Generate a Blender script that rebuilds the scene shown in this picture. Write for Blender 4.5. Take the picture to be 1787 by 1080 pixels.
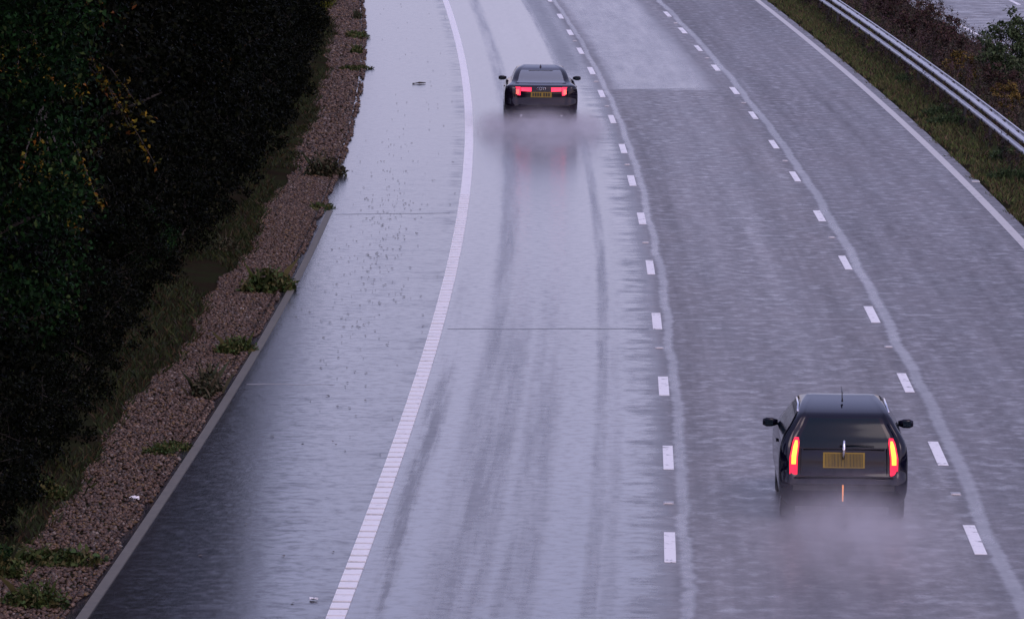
import bpy, math, random
import numpy as np
from mathutils import Matrix, Vector

for o in list(bpy.data.objects): bpy.data.objects.remove(o, do_unlink=True)
scene = bpy.context.scene
COL = scene.collection
rad = math.radians

# ------------------------------------------------------------------ camera
cam_d = bpy.data.cameras.new('camera'); cam = bpy.data.objects.new('camera', cam_d); COL.objects.link(cam)
cam_d.sensor_fit = 'HORIZONTAL'; cam_d.sensor_width = 36.0; cam_d.lens = 36.0*9281.9/1787.0
cam_d.clip_start = 0.5; cam_d.clip_end = 5000.0
cam.matrix_world = Matrix.Translation((0, 0, 9.0496)) @ Matrix.Rotation(math.pi/2-0.099705, 4, 'X') @ Matrix.Rotation(0.010201, 4, 'Z')
scene.camera = cam

# ------------------------------------------------------------------ sky, sun, exposure
SUN_EL, SUN_AZ = 48.0, 150.0          # azimuth clockwise from +Y
world = bpy.data.worlds.new('World'); scene.world = world; world.use_nodes = True
wn = world.node_tree.nodes; wl = world.node_tree.links
bg = wn['Background']; bg.inputs['Strength'].default_value = 0.142
sky = wn.new('ShaderNodeTexSky'); sky.sky_type = 'NISHITA'; sky.sun_disc = False
sky.sun_elevation = rad(SUN_EL); sky.sun_rotation = rad(SUN_AZ); sky.air_density = 1.0; sky.dust_density = 2.0
cloud = wn.new('ShaderNodeRGB'); cloud.outputs[0].default_value = (5.9, 5.95, 8.8, 1)   # even cloud cover
mixw = wn.new('ShaderNodeMix'); mixw.data_type = 'RGBA'; mixw.inputs['Factor'].default_value = 0.3
tint = wn.new('ShaderNodeMix'); tint.data_type = 'RGBA'; tint.blend_type = 'MULTIPLY'; tint.inputs['Factor'].default_value = 1.0; tint.inputs['B'].default_value = (1.42, 1.075, 1.30, 1)   # the violet cast of the picture
wl.new(sky.outputs[0], tint.inputs['A']); wl.new(tint.outputs['Result'], mixw.inputs['A']); wl.new(cloud.outputs[0], mixw.inputs['B']); wl.new(mixw.outputs['Result'], bg.inputs['Color'])
sd = bpy.data.lights.new('sun', 'SUN'); sd.energy = 0.5; sd.angle = rad(30); sd.color = (1.0, 0.95, 0.92)
sun = bpy.data.objects.new('sun', sd); COL.objects.link(sun)
dirv = Vector((math.sin(rad(SUN_AZ))*math.cos(rad(SUN_EL)), math.cos(rad(SUN_AZ))*math.cos(rad(SUN_EL)), math.sin(rad(SUN_EL))))
sun.rotation_euler = dirv.to_track_quat('Z', 'Y').to_euler(); sun.location = (30, -30, 60)
vs = scene.view_settings; vs.view_transform = 'Standard'; vs.look = 'None'; vs.gamma = 1.0; vs.exposure = 0.0; vs.use_curve_mapping = False
scene.cycles.use_denoising = True
scene.cycles.max_bounces = 6; scene.cycles.volume_bounces = 1
scene.cycles.volume_step_rate = 1.0; scene.cycles.volume_max_steps = 128

# ------------------------------------------------------------------ the course of the motorway: s along it, d across it (0 = left dashed line)
_S = np.arange(-160, 1300.01, 0.5)
_sc = np.clip(_S, -8, 128)
_kap = 0.00029658 + 9.4932e-6*_sc - 1.5107e-7*_sc**2/2
_i0 = int(np.argmin(abs(_S)))
def _cum(a):
    c = np.concatenate([[0], np.cumsum((a[1:]+a[:-1])/2*0.5)]); return c-c[_i0]
_HD = -0.024925 + _cum(_kap)
_X = 1.8934 + _cum(-np.sin(_HD)); _Y = 61.846 + _cum(np.cos(_HD))
_zc = np.clip(_S, 0, 150); _Z = 8.7657e-5*_zc**2 + np.where(_S > 150, (_S-150)*0.010, 0)
def heading(s): return np.interp(s, _S, _HD)
def R(s, d, z=0.0):
    s = np.asarray(s, float); d = np.asarray(d, float)
    h = np.interp(s, _S, _HD)
    return np.stack(np.broadcast_arrays(np.interp(s, _S, _X)+d*np.cos(h), np.interp(s, _S, _Y)+d*np.sin(h), np.interp(s, _S, _Z)+z), -1)
_GD = [-500, -60, -30, -16, -11, -8.6, -7.7, -6.75, -6.62, -6.3, 7.3, 7.6, 7.75, 8.6, 10.5, 12, 12.45, 13, 25, 26, 30, 60, 500]
_GZ = [8, 6, 3.5, 1.1, .42, .10, .02, -.03, -.06, -.2, -.2, -.06, .0, .04, .12, .05, -.03, -.2, -.2, .0, .1, 3, 8]
def gz(d): return np.interp(d, _GD, _GZ)

# ------------------------------------------------------------------ helpers
def mesh(name, V, F, col=None, uv=None, smooth=False):
    me = bpy.data.meshes.new(name)
    V = np.asarray(V, np.float32).reshape(-1, 3)
    if isinstance(F, np.ndarray):
        n, k = F.shape
        me.vertices.add(len(V)); me.vertices.foreach_set('co', V.ravel())
        me.loops.add(n*k); me.loops.foreach_set('vertex_index', F.astype(np.int32).ravel())
        me.polygons.add(n); me.polygons.foreach_set('loop_start', np.arange(0, n*k, k, dtype=np.int32))
        me.update(calc_edges=True)
    else:
        me.from_pydata(V.tolist(), [], F); me.update()
    if col is not None:
        a = me.color_attributes.new('col', 'FLOAT_COLOR', 'POINT')
        c = np.ones((len(V), 4), np.float32); c[:, :3] = col; a.data.foreach_set('color', c.ravel())
    if uv is not None:
        l = me.uv_layers.new(name='UVMap'); idx = np.zeros(len(me.loops), np.int32); me.loops.foreach_get('vertex_index', idx)
        l.data.foreach_set('uv', np.asarray(uv, np.float32)[idx].ravel())
    if smooth: me.polygons.foreach_set('use_smooth', np.ones(len(me.polygons), bool))
    return me
def obj(name, me, mat=None, parent=None, **kw):
    o = bpy.data.objects.new(name, me); COL.objects.link(o)
    if mat is not None and me is not None and not me.materials: me.materials.append(mat)
    if parent is not None: o.parent = parent
    for k, v in kw.items(): o[k] = v
    return o
def empty(name, loc, rz=0.0, **kw):
    o = bpy.data.objects.new(name, None); COL.objects.link(o); o.location = loc; o.rotation_euler = (0, 0, rz); o.empty_display_size = .2
    for k, v in kw.items(): o[k] = v
    return o
def copy_tree(o, parent=None):
    c = o.copy(); COL.objects.link(c); c.parent = parent
    for ch in list(o.children): copy_tree(ch, c)
    return c
class MB:
    """collects boxes, tubes and loose faces for one mesh"""
    def __init__(s): s.v = []; s.f = []
    def add(s, V, F):
        b = len(s.v); s.v += [tuple(map(float, p)) for p in V]; s.f += [tuple(int(i)+b for i in f) for f in F]; return s
    def box(s, x0, x1, y0, y1, z0, z1, b=0.0):
        V = [(x, y, z) for x in (x0, x1) for y in (y0, y1) for z in (z0, z1)]
        F = [(0, 1, 3, 2), (4, 6, 7, 5), (0, 4, 5, 1), (2, 3, 7, 6), (0, 2, 6, 4), (1, 5, 7, 3)]
        return s.add(V, F)
    def tube(s, pts, rs, n=6):
        pts = [Vector(p) for p in pts]; V = []; F = []
        for i, p in enumerate(pts):
            t = (pts[min(i+1, len(pts)-1)]-pts[max(i-1, 0)]).normalized()
            a = t.orthogonal().normalized(); b = t.cross(a)
            for k in range(n):
                w = 2*math.pi*k/n; V.append(p+(a*math.cos(w)+b*math.sin(w))*rs[i])
        for i in range(len(pts)-1):
            for k in range(n):
                F.append((i*n+k, i*n+(k+1) % n, (i+1)*n+(k+1) % n, (i+1)*n+k))
        F.append(tuple(range(n-1, -1, -1))); F.append(tuple((len(pts)-1)*n+k for k in range(n)))
        return s.add(V, F)
    def lathe(s, prof, n=24, axis='x'):
        V = []; F = []
        for (a, r) in prof:
            for k in range(n):
                w = 2*math.pi*k/n; V.append((a, r*math.cos(w), r*math.sin(w)))
        for i in range(len(prof)-1):
            for k in range(n): F.append((i*n+k, i*n+(k+1) % n, (i+1)*n+(k+1) % n, (i+1)*n+k))
        return s.add(V, F)
    def build(s, name, mat, parent=None, smooth=False, **kw):
        me = mesh(name, s.v, s.f, smooth=smooth); return obj(name, me, mat, parent, **kw)

# ------------------------------------------------------------------ materials
class G:
    """a small expression builder for shader nodes"""
    def __init__(s, m): s.t = m.node_tree; s.n = s.t.nodes; s.l = s.t.links
    def put(s, sock, v):
        if isinstance(v, (int, float)): sock.default_value = v
        elif isinstance(v, tuple): sock.default_value = v if len(v) == len(sock.default_value) else (*v, 1.0)
        else: s.l.new(v, sock)
    def m(s, op, a, b=0.0, c=0.0, clamp=False):
        n = s.n.new('ShaderNodeMath'); n.operation = op; n.use_clamp = clamp
        for i, v in enumerate((a, b, c)): s.put(n.inputs[i], v)
        return n.outputs[0]
    def add(s, a, b): return s.m('ADD', a, b)
    def mul(s, a, b): return s.m('MULTIPLY', a, b)
    def sub(s, a, b): return s.m('SUBTRACT', a, b)
    def step(s, x, a, b):      # smooth 0..1 between a and b
        n = s.n.new('ShaderNodeMapRange'); n.interpolation_type = 'SMOOTHSTEP'
        s.put(n.inputs[0], x); s.put(n.inputs[1], float(a)); s.put(n.inputs[2], float(b)); return n.outputs[0]
    def band(s, x, c, w, soft):   # 1 inside |x-c|<w
        return s.sub(1.0, s.step(s.m('ABSOLUTE', s.sub(x, c)), w, w+soft))
    def vec(s, x, y, z=0.0):
        n = s.n.new('ShaderNodeCombineXYZ'); s.put(n.inputs[0], x); s.put(n.inputs[1], y); s.put(n.inputs[2], z); return n.outputs[0]
    def noise(s, v, scale, detail=3.0, rough=.5):
        n = s.n.new('ShaderNodeTexNoise'); s.l.new(v, n.inputs['Vector']); n.inputs['Scale'].default_value = scale
        n.inputs['Detail'].default_value = detail; n.inputs['Roughness'].default_value = rough; return n.outputs['Fac']
    def mix(s, f, a, b):
        n = s.n.new('ShaderNodeMix'); n.data_type = 'RGBA'; s.put(n.inputs['Factor'], f); s.put(n.inputs['A'], a); s.put(n.inputs['B'], b); return n.outputs['Result']
    def lerp(s, f, a, b): return s.add(a, s.mul(f, s.sub(b, a))) if not (isinstance(a, (int, float)) and isinstance(b, (int, float))) else s.m('MULTIPLY_ADD', f, b-a, a)
    def bump(s, h, dist, strength=1.0):
        n = s.n.new('ShaderNodeBump'); s.l.new(h, n.inputs['Height']); n.inputs['Distance'].default_value = dist; s.put(n.inputs['Strength'], strength); return n.outputs[0]
def newmat(name):
    m = bpy.data.materials.new(name); m.use_nodes = True; return m, m.node_tree.nodes['Principled BSDF'], G(m)
def simple(name, col, rough=.5, metal=0.0, coat=0.0, emit=None, es=0.0, spec=.5, var=0.0, vs=20.0):
    m, b, g = newmat(name)
    b.inputs['Base Color'].default_value = (*col, 1); b.inputs['Roughness'].default_value = rough; b.inputs['Metallic'].default_value = metal
    b.inputs['Coat Weight'].default_value = coat; b.inputs['Coat Roughness'].default_value = .05; b.inputs['Specular IOR Level'].default_value = spec
    tc = g.n.new('ShaderNodeTexCoord').outputs['Object']
    if var > 0:
        n = g.noise(tc, vs, 4)
        g.l.new(g.mix(n, tuple(c*(1-var) for c in col), tuple(min(1, c*(1+var)) for c in col)), b.inputs['Base Color'])
        g.put(b.inputs['Roughness'], g.m('MULTIPLY_ADD', n, .3*rough, .85*rough))
    if emit: b.inputs['Emission Color'].default_value = (*emit, 1); b.inputs['Emission Strength'].default_value = es
    return m
def colmat(name, rough=.5, spec=.5, gain=1.0):
    m, b, g = newmat(name)
    a = g.n.new('ShaderNodeAttribute'); a.attribute_name = 'col'
    g.l.new(a.outputs['Color'], b.inputs['Base Color']); b.inputs['Roughness'].default_value = rough; b.inputs['Specular IOR Level'].default_value = spec
    return m

def road_material(name, opposite=False):
    m, b, g = newmat(name)
    uv = g.n.new('ShaderNodeUVMap'); uv.uv_map = 'UVMap'
    sep = g.n.new('ShaderNodeSeparateXYZ'); g.l.new(uv.outputs[0], sep.inputs[0]); d, s = sep.outputs[0], sep.outputs[1]
    P = g.vec(d, s)
    streak = g.vec(g.mul(d, .32), s)                    # streaks that run across the lanes
    n_big = g.noise(g.vec(d, g.mul(s, .18)), .7, 3)
    n_mid = g.noise(g.vec(g.mul(d, 1.4), g.mul(s, .13)), 1.7, 4, .6)
    n_str = g.noise(g.vec(g.mul(d, .3), g.mul(s, .5)), 3.0, 5, .65)
    n_str2 = g.noise(g.vec(g.mul(d, .25), g.mul(s, .55), 7.0), 5.0, 5, .65)
    n_fine = g.noise(g.vec(g.mul(d, .6), s), 34.0, 3, .7)
    n_gr = g.step(g.noise(g.vec(g.mul(d, .8), g.mul(s, .5)), 5.0, 3, .6), .30, .70)
    n_gr2 = g.noise(g.vec(g.mul(d, .5), g.mul(s, .45), 21.0), 11.0, 3, .6)
    n_amp = g.noise(g.vec(g.mul(d, .5), g.mul(s, .12), 31.0), .9, 3, .6)
    n_len = g.noise(g.vec(g.mul(d, 1.8), g.mul(s, .03), 41.0), 1.3, 4, .6)
    n_blo = g.noise(g.vec(d, g.mul(s, .3), 3.0), .9, 4, .6)
    # feathered edge of the water: the lateral coordinate shifted by streaks
    dj = g.add(d, g.mul(g.sub(g.add(g.mul(n_str2, .8), g.mul(n_gr, .2)), .5), g.m('MULTIPLY_ADD', g.step(s, 15, 90), -.4, .75)))
    dk = g.add(d, g.mul(g.sub(n_str, .5), .35))
    n_run = g.noise(g.vec(g.mul(d, .15), g.mul(s, .16), 11.0), 1.0, 4, .6)
    dr = g.add(g.add(d, g.mul(g.sub(n_run, .5), .30)), g.mul(g.sub(n_str2, .5), .16))
    if not opposite:
        lane1 = g.sub(1.0, g.step(dj, -.38, .2))                      # standing film on the shoulder and the first lane
        shoulder = g.sub(1.0, g.step(d, -3.75, -3.6))
        # drained lengthwise tracks in the first lane
        n_long = g.step(g.noise(g.vec(g.mul(d, 2.6), g.mul(s, .07), 5.0), 1.6, 4, .6), .32, .68)
        near = g.sub(1.0, g.step(s, 6, 40))
        dw = g.add(d, g.mul(g.sub(n_str, .5), .12))
        trn = g.m('MAXIMUM', g.mul(g.band(dw, -3.28, .08, .14), n_long), g.mul(g.band(dw, -2.35, .14, .24), .95))
        trn = g.m('MAXIMUM', trn, g.mul(g.band(dw, -1.75, .1, .25), .75)); trn = g.m('MAXIMUM', trn, g.mul(g.band(dw, -.72, .04, .14), .5))
        trf = g.m('MAXIMUM', g.mul(g.band(dw, -2.66, .05, .22), .75), g.mul(g.band(dw, -.9, .03, .12), .85))
        tr = g.m('MAXIMUM', g.mul(trn, near), trf)
        mott = g.mul(tr, g.add(g.m('MULTIPLY_ADD', n_long, .5, .25), g.mul(g.sub(n_gr, .5), .3)))
        edge1 = g.mul(g.band(dj, -.3, .08, .3), g.step(n_str, .4, .7))
        drain = g.mul(g.m('MAXIMUM', mott, g.mul(edge1, .8)), .62)
        far1 = g.mul(g.step(s, 80, 95), g.mul(g.band(dj, -.55, .15, .4), .5)); drain = g.m('MAXIMUM', drain, far1)
        # shoulder: the film thins towards the kerb and near the camera
        drain_s = g.mul(g.sub(1.0, g.step(g.add(dk, g.mul(s, .012)), -6.1, -4.4)), .08)
        drain_s = g.m('MAXIMUM', drain_s, g.mul(g.mul(g.step(n_str, .40, .85), .2), g.m('MULTIPLY_ADD', g.step(s, 15, 80), -.85, 1.0)))
        drain_s = g.m('MAXIMUM', drain_s, g.mul(g.band(dj, -3.85, .02, .25), g.mul(g.step(n_str, .4, .7), .25)))
        drain = g.lerp(shoulder, g.mul(drain, g.sub(1.0, shoulder)), drain_s)
        drain = g.add(drain, g.mul(g.mul(g.step(n_gr2, .40, .74), .25), g.m('MULTIPLY_ADD', g.step(s, 10, 70), -.75, 1.0)))
        wet1 = g.mul(lane1, g.sub(1.0, drain))
        # the two other lanes: water lies in a ribbon beside each dashed line and in thin cross streaks
        ra = g.band(dr, .17, .035, .085); rb = g.band(dr, 3.86, .05, .085)
        ribbon = g.mul(g.m('MAXIMUM', g.mul(ra, .58), g.mul(rb, .52)), g.m('MULTIPLY_ADD', n_run, .9, .6))
        far2 = g.mul(g.step(s, 82.6, 83.6), g.mul(g.step(dk, .1, .7), g.sub(1.0, g.step(dj, 2.6, 3.6))))
        st = g.mul(g.step(g.add(n_str2, g.mul(g.sub(n_gr, .5), .3)), .5, .85), .55)
        mid2 = g.mul(g.band(dk, 1.7, .5, .8), .14)
        wet2 = g.m('MAXIMUM', g.m('MAXIMUM', ribbon, g.mul(far2, g.m('MULTIPLY_ADD', n_mid, .5, .45))), g.add(st, mid2))
        wet = g.m('MAXIMUM', wet1, g.mul(wet2, g.sub(1.0, lane1)), clamp=True)
        conc = g.sub(1.0, lane1)
        lane3 = g.step(d, 3.5, 3.8)
        rib = g.m('MAXIMUM', ra, rb)
    else:
        wet = g.mul(g.step(n_str, .4, .62), .6); conc = g.m('ADD', 1.0, 0.0); lane3 = g.m('ADD', 0.0, 0.0); rib = g.m('ADD', 0.0, 0.0)
    # material: dark bitumen, greyer concrete in the outer lanes
    grit = g.mul(g.m('MULTIPLY_ADD', n_fine, 1.1, .45), g.m('MULTIPLY_ADD', g.mul(g.sub(g.add(n_gr, n_gr2), 1.0), g.m('MULTIPLY_ADD', n_amp, 1.2, -.2)), .7, 1.0))
    blot = g.mul(g.m('MULTIPLY_ADD', n_blo, .8, .6), g.m('MULTIPLY_ADD', n_len, 1.1, .45))
    c = g.mix(conc, g.mix(shoulder, (.085, .085, .09), (.024, .024, .028)) if not opposite else (.03, .03, .03), (.15, .145, .145))
    c = g.mix(g.mul(lane3, .8), c, (.12, .116, .12)); c = g.mix(g.mul(rib, .6), c, (.20, .20, .205))
    mulc = g.n.new('ShaderNodeVectorMath'); mulc.operation = 'SCALE'; g.l.new(c, mulc.inputs[0]); g.put(mulc.inputs['Scale'], g.mul(grit, blot))
    g.l.new(mulc.outputs[0], b.inputs['Base Color'])
    rough = g.lerp(wet, g.add(g.add(g.m('MULTIPLY_ADD', g.mul(g.sub(g.add(n_gr, n_gr2), 1.0), n_amp), -.16, .36), g.m('MULTIPLY_ADD', n_len, -.16, .08)), g.mul(n_blo, .2)), .15)
    g.put(b.inputs['Roughness'], rough)
    g.put(b.inputs['IOR'], g.lerp(wet, 1.36, 1.43))
    h = g.add(g.add(n_fine, g.mul(g.noise(P, 110.0, 2), .7)), g.mul(n_gr, 1.2))
    g.put(b.inputs['Normal'], g.bump(h, .006, g.lerp(wet, .6, .02)))
    return m

def paint_material(name, wear=.5, col=(.85, .85, .84)):
    m, b, g = newmat(name)
    tc = g.n.new('ShaderNodeNewGeometry').outputs['Position']
    n = g.noise(tc, 5.0, 6, .7); n2 = g.noise(tc, 30.0, 3)
    w = g.mul(g.step(g.add(n, g.mul(n2, .25)), .68, .80), wear)
    c = g.mix(n2, tuple(x*.86 for x in col), col); c = g.mix(w, c, (.12, .12, .125))
    g.l.new(c, b.inputs['Base Color']); b.inputs['Roughness'].default_value = .38; b.inputs['IOR'].default_value = 1.36
    return m
def ground_material():
    m, b, g = newmat('soil_and_moss')
    tc = g.n.new('ShaderNodeNewGeometry').outputs['Position']
    n = g.noise(tc, .9, 5, .6); n2 = g.noise(tc, 9.0, 4, .6)
    c = g.mix(g.step(n, .42, .6), (.022, .017, .011), (.020, .026, .011)); c = g.mix(g.mul(n2, .7), c, (.018, .016, .012))
    g.l.new(c, b.inputs['Base Color']); b.inputs['Roughness'].default_value = .85; b.inputs['Specular IOR Level'].default_value = .25
    b.inputs['Specular IOR Level'].default_value = .0; g.put(b.inputs['Normal'], g.bump(n2, .05, .8)); return m
def galvanised():
    m, b, g = newmat('galvanised_steel')
    tc = g.n.new('ShaderNodeNewGeometry').outputs['Position']
    n = g.noise(tc, 2.0, 5, .7); n2 = g.noise(tc, 40.0, 2)
    g.l.new(g.mix(n, (.42, .42, .43), (.66, .66, .68)), b.inputs['Base Color']); b.inputs['Metallic'].default_value = .75
    g.put(b.inputs['Roughness'], g.m('MULTIPLY_ADD', n2, .2, .3)); return m
M = {}
M['road'] = road_material('wet_road'); M['road2'] = road_material('wet_road_opposite', True)
M['paint'] = paint_material('white_line_paint', .9); M['edge'] = paint_material('edge_line_paint', .35); M['edge2'] = paint_material('dull_edge_line_paint', .5, (.52, .51, .48))
M['ground'] = ground_material(); M['steel'] = galvanised()
M['kerb'] = simple('kerb_concrete', (.11, .105, .085), .65, var=.5, vs=7)
M['joint'] = simple('joint_sealant', (.05, .05, .055), .3, var=.3)
M['lip'] = simple('joint_lip', (.22, .22, .23), .3, var=.3)
M['post'] = simple('post_dark_steel', (.035, .035, .04), .6, var=.3)
M['leaf'] = colmat('leaf', .5, .03); M['leaf_dull'] = colmat('dry_leaf', .7, .2); M['stone'] = colmat('gravel_stone', .55, .4)
M['bark'] = simple('bark', (.03, .024, .018), .85, var=.4, vs=12)
M['black_paint'] = simple('black_car_paint', (.003, .003, .012), .4, spec=.0, coat=.75, var=.15, vs=4)
M['navy_paint'] = simple('dark_grey_car_paint', (.008, .006, .013), .4, spec=.0, coat=.8, var=.15, vs=4)
M['glass'] = simple('dark_glass', (.004, .012, .02), .12, spec=.22)
M['rear_glass'] = simple('rear_glass', (.16, .18, .20), .12, spec=.9)
M['rubber'] = simple('rubber', (.012, .012, .013), .7, var=.3); M['trim'] = simple('black_trim', (.015, .015, .017), .5, var=.2)
M['rim'] = simple('alloy', (.4, .4, .42), .35, metal=.9, var=.1); M['chrome'] = simple('chrome', (.8, .8, .84), .12, metal=1.0)
M['plate'] = simple('yellow_plate', (.26, .17, .012), .45, var=.15, vs=30); M['ink'] = simple('plate_ink', (.02, .018, .01), .5)
M['lamp_core'] = simple('lit_lamp_core', (.5, .1, .02), .3, emit=(1.0, .30, .03), es=3.6)
M['lamp_red'] = simple('lit_lamp_red', (.4, .01, .03), .3, emit=(1.0, .015, .06), es=1.3)
M['lamp_pink'] = simple('lit_lamp_rear', (.5, .02, .05), .3, emit=(1.0, .035, .09), es=1.8)
M['lamp_hot'] = simple('lit_lamp_bright', (.5, .05, .05), .3, emit=(1.0, .12, .10), es=2.0)
M['reflector'] = simple('orange_light_streak', (.6, .15, .04), .3, emit=(1.0, .35, .12), es=.9)  # glow for the orange light trail on the hatchback, not a lamp part
M['litter'] = simple('white_litter', (.75, .74, .74), .6, var=.15); M['stud'] = simple('stud_casting', (.35, .35, .36), .4, metal=.4, var=.2)

# ------------------------------------------------------------------ ground and carriageways
def sheet(name, svals, dvals, zf, mat, **kw):
    S, D = np.meshgrid(svals, dvals, indexing='ij'); V = R(S, D, zf(D)).reshape(-1, 3)
    n, m_ = S.shape; i = np.arange(n-1)[:, None]*m_+np.arange(m_-1)[None, :]
    F = np.stack([i, i+1, i+m_+1, i+m_], -1).reshape(-1, 4)
    return obj(name, mesh(name, V, F, uv=np.stack([D, S], -1).reshape(-1, 2), smooth=True), mat, **kw)
s_long = np.concatenate([np.arange(-150, -12, 6), np.arange(-12, 160, 1.0), np.arange(160, 400, 8), np.arange(400, 1201, 40)])
sheet('ground', s_long, np.array(sorted(set(_GD+[-9.5, -7.2, 8.3, 9.5, 11, 20, 100, -100]))), gz, M['ground'], kind='structure')
road = sheet('road', s_long, np.linspace(-6.62, 7.66, 60), lambda D: np.where(D < -6.6, -.03, 0.0), M['road'], kind='structure')
sheet('opposite_road', s_long, np.arange(12.5, 25.6, .5), lambda D: D*0.0, M['road2'], kind='structure')
def strip(name, s0, s1, d0, d1, z0, z1, mat, parent=None, n=None, taper=None, **kw):
    """a raised slab that follows the road"""
    n = n or max(1, int((s1-s0)/1.0)); sv = np.linspace(s0, s1, n+1); V = []; F = []
    for sq in sv:
        for (dd, zz) in ((d0, z0), (d0, z1), (d1, z1), (d1, z0)): V.append(R(sq, dd, zz))
    for i in range(n):
        for k in range(3): F.append((i*4+k, i*4+k+1, i*4+5+k, i*4+4+k))
    F.append((0, 3, 2, 1)); F.append((n*4, n*4+1, n*4+2, n*4+3))
    return obj(name, mesh(name, np.array(V), F), mat, parent, **kw)
strip('kerb', -60, 46.5, -6.41, -6.29, -.1, .012, M['kerb'], kind='structure')

# painted markings: parts of the road
A_D = [(-.67, 1.78), (7.63, 10.08), (15.92, 18.31), (25.06, 27.57), (34.24, 36.84), (44.29, 46.84), (53.32, 55.97), (62.13, 64.75), (71.28, 73.9), (80.16, 82.73), (88.84, 91.63), (97.28, 99.93), (105.81, 108.24), (113.75, 116.1), (122.6, 125.0), (131.5, 133.9), (140.5, 142.9)]
B_D = [(.31, 2.75), (8.41, 10.9), (16.71, 19.14), (26.47, 29.06), (35.55, 38.14), (45.36, 47.76), (54.89, 57.43), (63.93, 66.35), (73.09, 75.53), (81.75, 84.24), (90.67, 93.1), (98.99, 101.43), (107.06, 109.72), (115.25, 117.77), (124.2, 126.6), (133, 135.4), (142, 144.4)]
A_D = [(-19+9*k*1.0, -16.6+9*k) for k in range(-4, 2)] + A_D
B_D = [(-18+9*k*1.0, -15.6+9*k) for k in range(-4, 2)] + B_D
rng = random.Random(4)
for L_, dc in ((A_D, 0.0), (B_D, 3.66)):
    for (a, b_) in L_:
        w = .072+rng.uniform(-.006, .006); sh = rng.uniform(-.012, .012)
        strip('lane_marking', a, b_, dc+sh-w, dc+sh+w, .0, .006, M['paint'], road, 3)
# left edge line with raised ribs
edge = strip('edge_line', 51, 300, -3.735, -3.535, .0, .004, M['edge'], road)
strip('edge_line', -60, 300, 7.24, 7.42, .0, .005, M['edge2'], road)
for k in range(-30, 118):
    s0 = -8.0+k*.5
    if s0 > 51: break
    s0 += rng.uniform(-.02, .02); strip('rib', s0, s0+.40+rng.uniform(-.02, .02), -3.737, -3.533, .0, .013, M['edge'], edge, 1)
# slab joints
for (s0, d0, d1, skew, dark) in ((24.7, -3.45, -.15, .45, 0), (26.5, .3, 3.5, .5, 1), (82.8, .2, 3.45, 1.3, 0), (45.8, -6.2, -3.9, .5, 0), (16.7, -6.2, -4.9, .1, 1), (27.6, 4.2, 7.1, .8, 1)):
    n = 10; V = []; F = []
    r_ = random.Random(int(s0*10))
    for i in range(n+1):
        f = i/n; sq = s0+skew*f+r_.uniform(-.05, .05); dd = d0+(d1-d0)*f; w = r_.uniform(.012, .045)
        V += [R(sq-w, dd, .003), R(sq+w, dd, .003), R(sq+w, dd, -.02), R(sq-w, dd, -.02)]
    for i in range(n):
        for k in range(4): F.append((i*4+k, i*4+(k+1) % 4, i*4+4+(k+1) % 4, i*4+4+k))
    obj('slab_joint', mesh('slab_joint', np.array(V), F), M['lip'] if dark else M['joint'], road)
# opposite carriageway markings
opp = bpy.data.objects['opposite_road']
strip('edge_line', 30, 300, 12.95, 13.1, .0, .005, M['edge'], opp)
for k in range(-2, 14):
    strip('lane_marking', 58+9.3*k, 60.4+9.3*k, 16.3, 16.44, .0, .006, M['paint'], opp, 3)

# ------------------------------------------------------------------ foliage generators
def unit(r, n):
    v = r.normal(size=(n, 3)); return v/np.linalg.norm(v, axis=1, keepdims=True)
def leaves(r, C, size, pal, aspect=.55, up=.0):
    """folded leaf blades at centres C; pal = list of (weight, rgb)"""
    n = len(C); t = unit(r, n); t[:, 2] -= .35; t /= np.linalg.norm(t, axis=1, keepdims=True)
    nn = unit(r, n); nn[:, 2] += up; b = np.cross(t, nn); b /= np.linalg.norm(b, axis=1, keepdims=True)+1e-9; nn = np.cross(b, t)
    L = (size*r.uniform(.6, 1.35, n))[:, None]; W = L*aspect*.5
    V = np.stack([C, C+t*L*.45+b*W+nn*W*.35, C+t*L, C+t*L*.45-b*W+nn*W*.35], 1).reshape(-1, 3)
    i = np.arange(n)*4; F = np.concatenate([np.stack([i, i+1, i+2], 1), np.stack([i, i+2, i+3], 1)])
    w = np.array([p[0] for p in pal], float); ix = r.choice(len(pal), n, p=w/w.sum())
    c = np.array([p[1] for p in pal])[ix]*r.uniform(.6, 1.4, (n, 1))
    return V, F, np.repeat(c, 4, 0)
GREEN = [(6, (.004, .013, .004)), (3, (.008, .026, .007)), (.7, (.03, .05, .014))]
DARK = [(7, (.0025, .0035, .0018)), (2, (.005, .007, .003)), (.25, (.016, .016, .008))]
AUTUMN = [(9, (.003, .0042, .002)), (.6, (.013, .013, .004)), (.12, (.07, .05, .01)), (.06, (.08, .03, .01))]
YELLOW = [(3, (.15, .10, .012)), (3, (.09, .078, .012)), (1, (.15, .06, .012)), (3, (.04, .046, .012))]
def crown(seed, rx, rz, zc, nclump, nleaf, size, pal, clump_r=.42, hollow=.45, low=0.0):
    r = np.random.default_rng(seed)
    u = unit(r, nclump); rr = (hollow**3+(1-hollow**3)*r.random(nclump))**(1/3)
    lob = 1+.22*np.sin(u[:, 0]*5+seed)*np.cos(u[:, 2]*4+seed*2)+.12*np.sin(u[:, 1]*7)
    C = u*(rr*lob)[:, None]*np.array([rx, rx, rz]); C[:, 2] += zc
    C[:, 2] = np.maximum(C[:, 2], low+r.uniform(0, .4, nclump))
    k = np.repeat(np.arange(nclump), nleaf); cr = clump_r*r.uniform(.6, 1.3, nclump)
    off = unit(r, len(k))*(r.random(len(k))**.45)[:, None]*cr[k][:, None]; off[:, 2] *= .7
    return C, *leaves(r, C[k]+off, size, pal, up=.8)
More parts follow.
